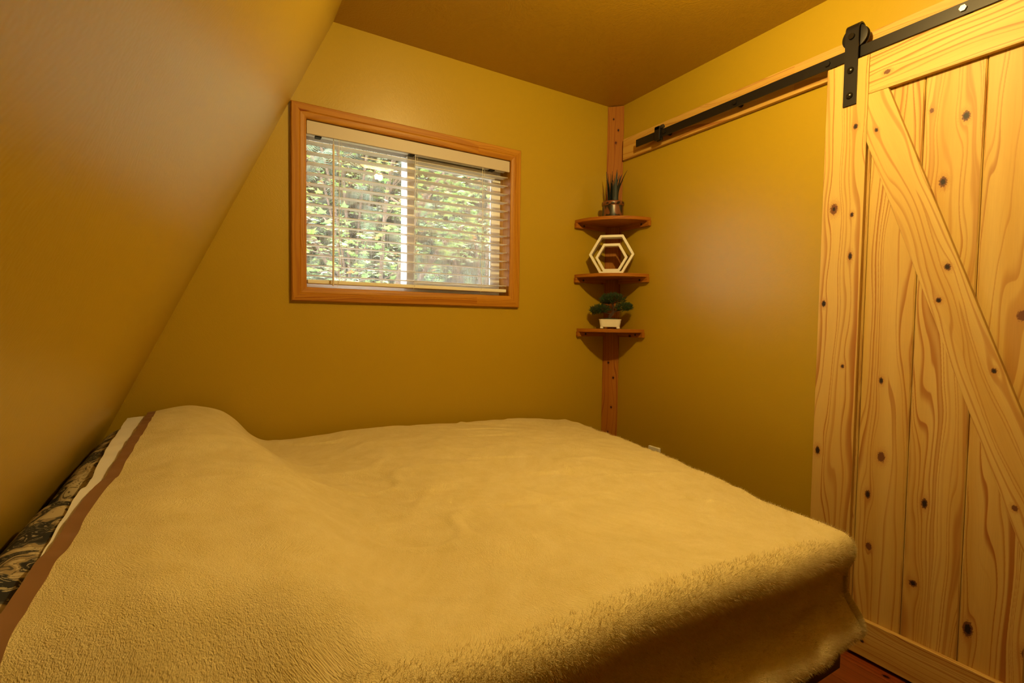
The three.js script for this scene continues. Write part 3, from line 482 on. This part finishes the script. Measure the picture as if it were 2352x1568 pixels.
{
  const camo = perMetre(dataTex(1024, 1024, (x, y) => {
    const u = x / 1024 * 0.9, v = y / 1024 * 0.9, wx = u + 0.05 * n2(u * 7, v * 7) + 0.018 * n2(u * 22 + 3, v * 22), wy = v + 0.05 * n2(u * 7 + 31, v * 7) + 0.018 * n2(u * 22 + 9, v * 22 + 4);
    const k = n2(wx * 11, wy * 9) * 1.1 + 0.45 * n2(wx * 34, wy * 26), f = n2(wx * 90, wy * 70);
    let c = k > 0.28 ? [0.46, 0.37, 0.22] : k > 0.02 ? [0.30, 0.225, 0.12] : k > -0.16 ? [0.06, 0.052, 0.045] : [0.010, 0.010, 0.011];
    if (k < -0.25 && f > 0.45) c = [0.36, 0.30, 0.19]; if (k > 0.2 && f < -0.55) c = [0.10, 0.075, 0.045];
    return c.map(toS);
  }, true), 0.9, 0.9);
  const mPillow = new THREE.MeshPhysicalMaterial({ map: camo, roughness: 0.8, sheen: 0.15 });
  for (const [zc, hz, du, label] of [[0.448, 0.342, 0, 'black and tan patterned pillow at the bed head beside the window wall'], [1.155, 0.345, 0.41, 'black and tan patterned pillow at the bed head nearest the viewer']]) {
    const t = thing('pillow', label, 'pillow', [-2.14, 0.66, zc], 'patterned pillows');
    const yb = 0.652, xf = -1.925;
    const surf = (sgn) => gridGeo(48, 48, (u, v) => {
      const s = (u * 2 - 1), q = (v * 2 - 1), e = Math.pow(Math.max(0, 1 - Math.pow(Math.abs(s), s < 0 ? 16 : 5)), 0.5) * Math.pow(Math.max(0, 1 - Math.pow(Math.abs(q), 7)), 0.5), z = zc + hz * q * (1 - 0.03 * (1 - e));
      const x0 = lerp(slopeX(0.74) + 0.01, xf, u), top = topY(Math.max(x0, -2.345), z) - 0.018, mid = lerp(yb, top, 0.52);
      const wr = 0.004 * n2(u * 9 + zc * 5, v * 7) * e * (u < 0.25 ? 1 : 0);
      const y = sgn > 0 ? mid + (top - mid) * e + wr : mid - (mid - yb) * Math.pow(e, 0.6);
      const x = Math.max(lerp(slopeX(y) + 0.009, xf, u), slopeX(y) + 0.009); return { p: [x + 2.14, y - 0.66, z - zc], uv: [x + du, z] };
    });
    const a = surf(1), b = surf(-1); a.index.array.reverse(); a.computeVertexNormals();
    const g = mergeVertices((() => { const m = mergeGeometries([a, b]); m.deleteAttribute('normal'); return m; })(), 1e-5); g.computeVertexNormals();
    part('pillowcase', g, mPillow, t);
  }
}
{
  const t = thing('bed', 'low bed with a mattress on a black metal frame under the tan blanket', 'bed', [-1.45, 0, 0.85]);
  const at = (g) => g.translate(1.45, 0, -0.85);
  part('mattress', at(new RoundedBoxGeometry(1.71, 0.265, 1.38, 4, 0.05).translate(-1.515, 0.4535, 0.835)), new THREE.MeshStandardMaterial({ color: lin(0.6, 0.56, 0.5), roughness: 0.9 }), t);
  part('slat_base', at(box(-2.36, -0.64, 0.306, 0.319, 0.15, 1.52)), mDark, t);
  for (const [x0, x1, z0, z1] of [[-2.37, -0.59, 0.145, 0.175], [-2.37, -0.59, 1.535, 1.565], [-2.37, -2.34, 0.176, 1.534], [-0.62, -0.59, 0.176, 1.534], [-1.5, -1.46, 0.176, 1.534]]) part('frame_rail', at(box(x0, x1, 0.255, 0.305, z0, z1, 0.003)), mBlackIron, t);
  for (const x of [-2.2, -1.48, -0.78]) for (const z of [0.24, 0.85, 1.46]) part('leg', at(new THREE.CylinderGeometry(0.02, 0.018, 0.2548, 14).translate(x, 0.1277, z)), mBlackIron, t);
}

// ---------------------------------------------------------------- ceiling light
{
  const t = thing('ceiling_light', 'round frosted dome light on the ceiling, mirrored small in the window', 'light', [LAMP_AT.x, LAMP_AT.y, LAMP_AT.z]);
  part('base', new THREE.CylinderGeometry(0.135, 0.14, 0.028, 48).translate(0, -0.0145, 0), mWhite, t);
  const pr = []; for (let k = 0; k <= 14; k++) { const a = (k / 14) * Math.PI / 2; pr.push(new THREE.Vector2(0.15 * Math.sin(a) + 1e-5, -0.03 - 0.062 * Math.cos(a))); }
  const glow = new THREE.MeshStandardMaterial({ color: lin(0.8, 0.78, 0.7), emissive: LAMP_RGB, emissiveIntensity: LAMP_GLOW, roughness: 0.4 });
  part('frosted_dome', new THREE.LatheGeometry(pr, 48), glow, t);
  part('finial', new THREE.SphereGeometry(0.009, 14, 10).translate(0, -0.097, 0), mSteel, t);
  const L = new THREE.PointLight(LAMP_RGB, LAMP_I, 0, 2); L.name = 'lamp'; L.position.set(LAMP_AT.x, LAMP_AT.y - 0.14, LAMP_AT.z); L.castShadow = true; L.shadow.radius = 1.5; L.shadow.mapSize.set(2048, 2048); L.shadow.bias = -0.0015; scene.add(L);
}

// ---------------------------------------------------------------- forest outside the window
const gy = (x, z) => -0.75 + 0.19 * Math.max(0, -z - 1.5) + 0.25 * n2(x * 0.16, z * 0.16) + 0.06 * n2(x * 0.9, z * 0.9);
{
  const litter = perMetre(dataTex(512, 512, (x, y) => { const k = 0.5 + 0.5 * tileNoise(x, y, 512, 26, 8), f = 0.5 + 0.5 * tileNoise(x, y, 512, 110, 9), m = sstep(0.5, 0.75, k); return [toS(lerp(0.13, 0.07, m) * (0.5 + f)), toS(lerp(0.085, 0.11, m) * (0.5 + f)), toS(lerp(0.05, 0.03, m) * (0.5 + f))]; }, true), 3, 3);
  const g = gridGeo(80, 70, (u, v) => { const x = lerp(-16, 30, u), z = lerp(-0.3, -38, v); return { p: [x, gy(x, z), z], uv: [x, z] }; });
  const m = sh(new THREE.Mesh(g, new THREE.MeshStandardMaterial({ map: litter, roughness: 1 }))); m.name = 'ground'; m.userData = { kind: 'structure', label: 'brown and green forest floor outside the window', category: 'ground' }; scene.add(m);
}
const barkTex = perMetre(dataTex(256, 256, (x, y) => { const k = 0.5 + 0.5 * tileNoise(x * 3, y * 0.6, 256, 30, 6); return [toS(0.05 + 0.12 * k), toS(0.035 + 0.075 * k), toS(0.025 + 0.05 * k)]; }, true), 0.6, 0.6);
const mBark = new THREE.MeshStandardMaterial({ map: barkTex, roughness: 1 });
const leafMat = (c, t = 0.45) => new THREE.MeshPhysicalMaterial({ color: c, roughness: 0.9, transmission: t, thickness: 0 });
const mNeedle = leafMat(lin(1, 1, 1), 0.3), mMaple = leafMat(lin(1, 1, 1), 0.5);
// hemlock spray: a drooping flat frond of leaflets
const sprayGeo = (() => {
  const pos = [], idx = []; const tri = (...p) => { const k = pos.length / 3; for (const q of p) pos.push(...q); idx.push(k, k + 1, k + 2); };
  const y = (t) => -0.28 * t * t;
  for (let i = 0; i < 13; i++) { const t = i / 13, L = 0.30 * Math.sin(Math.PI * (0.12 + 0.86 * t)) + 0.04, w = 0.035; for (const s of [-1, 1]) { const e = t + 0.10; tri([s * 0.004, y(t), t], [s * 0.004, y(t + w), t + w * 1.6], [s * L, y(e) - 0.10 * L, e + 0.10]); } }
  tri([-0.012, 0, 0], [0.012, 0, 0], [0, y(1.05), 1.05]);
  const g = new THREE.BufferGeometry(); g.setAttribute('position', new THREE.Float32BufferAttribute(pos, 3)); g.setIndex(idx); g.computeVertexNormals(); return g;
})();
const mapleGeo = (() => {
  const o = [[0, 0], [0.16, 0.06], [0.44, 0.02], [0.34, 0.2], [0.52, 0.44], [0.26, 0.42], [0.12, 0.56], [0, 1.0], [-0.12, 0.56], [-0.26, 0.42], [-0.52, 0.44], [-0.34, 0.2], [-0.44, 0.02], [-0.16, 0.06]];
  const g = new THREE.ShapeGeometry(new THREE.Shape(o.map((p) => new THREE.Vector2(...p)))); const p = g.attributes.position; for (let i = 0; i < p.count; i++) p.setZ(i, -0.25 * p.getX(i) ** 2 - 0.15 * p.getY(i) ** 2); g.computeVertexNormals(); return g;
})();
function instanced(geo, mat, list, name, parent) {
  const im = sh(new THREE.InstancedMesh(geo, mat, list.length)); im.name = name; im.userData = { kind: 'stuff' }; list.forEach(([m, c], i) => { im.setMatrixAt(i, m); im.setColorAt(i, c); }); parent.add(im); return im;
}
function trunkGeo(h, r, lean, seed) {
  const g = gridGeo(12, 16, (u, v) => { const a = u * Math.PI * 2, k = r * (1 - 0.75 * v) * (1 + 0.5 * Math.exp(-v * 40)) * (1 + 0.1 * n2(a + seed, v * 14)); return { p: [lean * v * v * h + Math.cos(a) * k, v * h, -Math.sin(a) * k], uv: [u * 6.283 * r, v * h] }; });
  return g;
}
function conifer(x, z, h, r, label, seed, dens = 1, low = 0.03) {
  const R = mulberry(seed), t = thing('conifer_tree', label, 'tree', [x, gy(x, z) - 0.1, z], 'conifers outside the window'), lean = (R() - 0.5) * 0.04;
  part('trunk', trunkGeo(h, r, lean, seed), mBark, t);
  const list = [], Q = new THREE.Quaternion(), E = new THREE.Euler();
  const N = Math.floor(h * 26 * dens);
  for (let i = 0; i < N; i++) {
    const v = low + (1 - low) * Math.pow(i / N, 1.15), y = v * h, ang = i * 2.39996 + R() * 0.5, reach = (0.55 + 0.20 * h) * Math.pow(1 - v, 0.8) * (0.55 + 0.6 * R()) + 0.25;
    const n = Math.max(2, Math.round(reach * 3.6));
    for (let k = 0; k < n; k++) {
      const q = (k + 0.6) / n, d = reach * q, s = (0.5 + 0.35 * R()) * (1 - 0.3 * q), side = (R() - 0.5) * 1.5;
      E.set(0.25 + 0.35 * q + (R() - 0.5) * 0.5, ang + side * (q < 0.85 ? 1 : 0.3), (R() - 0.5) * 0.7, 'YXZ'); Q.setFromEuler(E);
      const g = 0.5 + 0.9 * R() * (0.4 + 0.6 * q), warm = R();
      list.push([new THREE.Matrix4().compose(V(lean * v * v * h + Math.sin(ang) * d, y - 0.10 * d * d + (R() - 0.5) * 0.12, Math.cos(ang) * d), Q, V(s, s, s)), lin(0.06 * g + 0.04 * warm * g, 0.125 * g, 0.062 * g - 0.012 * warm * g)]);
    }
  }
  instanced(sprayGeo, mNeedle, list, 'foliage', t);
}
function maple(x, z, label, seed, stems, leafN, h, spread, toward) {
  const R = mulberry(seed), t = thing('maple_tree', label, 'tree', [x, gy(x, z) - 0.05, z], 'leafy maples outside the window'), list = [], Q = new THREE.Quaternion(), E = new THREE.Euler();
  const limbs = [];
  for (let s = 0; s < stems; s++) {
    const a = toward + (s / stems - 0.5) * 4.2 + (R() - 0.5) * 0.5, L = spread * (0.7 + 0.5 * R()), hh = h * (0.65 + 0.5 * R());
    const p = [V(0, 0, 0), V(Math.sin(a) * L * 0.15, hh * 0.45, Math.cos(a) * L * 0.15), V(Math.sin(a) * L * 0.5, hh * 0.85, Math.cos(a) * L * 0.5), V(Math.sin(a) * L, hh * (0.9 + 0.25 * R()), Math.cos(a) * L)];
    part('stem', tube(p, 0.018 + 0.012 * R(), 18, 6), mBark, t); limbs.push(new THREE.CatmullRomCurve3(p));
    for (let b = 0; b < 7; b++) {
      const o = limbs[limbs.length - 1 - b * 0] ?? limbs[0], base = new THREE.CatmullRomCurve3(p).getPointAt(0.35 + 0.6 * (b / 7)), a2 = a + (R() - 0.5) * 3.4, l2 = spread * (0.35 + 0.4 * R());
      const q = [base, base.clone().add(V(Math.sin(a2) * l2 * 0.5, 0.10 + 0.15 * R(), Math.cos(a2) * l2 * 0.5)), base.clone().add(V(Math.sin(a2) * l2, 0.02 + 0.25 * (R() - 0.5), Math.cos(a2) * l2))];
      part('branch', tube(q, 0.007, 10, 5), mBark, t); limbs.push(new THREE.CatmullRomCurve3(q)); void o;
    }
  }
  for (let i = 0; i < leafN; i++) {
    const c = limbs[Math.floor(R() * limbs.length)], o = c.getPointAt(0.3 + 0.7 * Math.sqrt(R())), s = 0.05 + 0.05 * R();
    E.set(-1.35 + (R() - 0.5) * 1.1, R() * 6.283, (R() - 0.5) * 0.8, 'YXZ'); Q.setFromEuler(E);
    const y = R(), autumn = R() > 0.965;
    list.push([new THREE.Matrix4().compose(o.add(V((R() - 0.5) * 0.34, (R() - 0.5) * 0.16, (R() - 0.5) * 0.34)), Q, V(s, s, s)), autumn ? lin(0.5, 0.22, 0.06) : lin(0.17 + 0.20 * y, 0.34 + 0.18 * y, 0.09 + 0.05 * R())]);
  }
  instanced(mapleGeo, mMaple, list, 'leaves', t);
}
{
  const near = [[0.9, -9.0, 13, 0.20], [2.6, -8.2, 12, 0.17], [3.9, -9.6, 14, 0.22], [1.7, -11.5, 16, 0.24], [5.6, -8.6, 13, 0.2], [-0.8, -10.5, 14, 0.2], [3.0, -13.0, 17, 0.25], [6.2, -12.0, 16, 0.22], [0.2, -13.5, 17, 0.24], [-2.8, -9.5, 13, 0.2], [8.0, -10.5, 15, 0.22], [4.8, -15.5, 19, 0.26], [1.8, -16.5, 19, 0.26], [7.6, -15.0, 18, 0.25], [-1.5, -15.0, 18, 0.25], [10.4, -14.0, 18, 0.24], [3.4, -19.5, 21, 0.28], [6.6, -19.0, 21, 0.28], [9.8, -18.5, 21, 0.28], [0.2, -20.0, 21, 0.28], [12.8, -18.0, 20, 0.26]];
  near.forEach(([x, z, h, r], i) => conifer(x, z, h, r, 'dark green drooping conifer in the forest behind the leafy maples', 100 + i, i < 11 ? 1 : 0.8, i < 4 ? 0.10 : 0.03));
  maple(-0.4, -3.6, 'bright green leafy maple branches close outside the left window pane', 201, 6, 2300, 3.2, 1.4, 0.6);
  maple(1.9, -5.2, 'yellow green maple seen through the middle of the blind', 202, 6, 2100, 4.3, 1.35, 0.2);
  maple(4.5, -6.4, 'pale green maple seen through the right window pane', 203, 6, 1700, 3.8, 1.5, -0.6);
  maple(0.2, -7.4, 'tall maple between the conifers and the nearest maple', 204, 6, 2200, 5.6, 1.7, 0.4);
}
renderer.render(scene, camera);
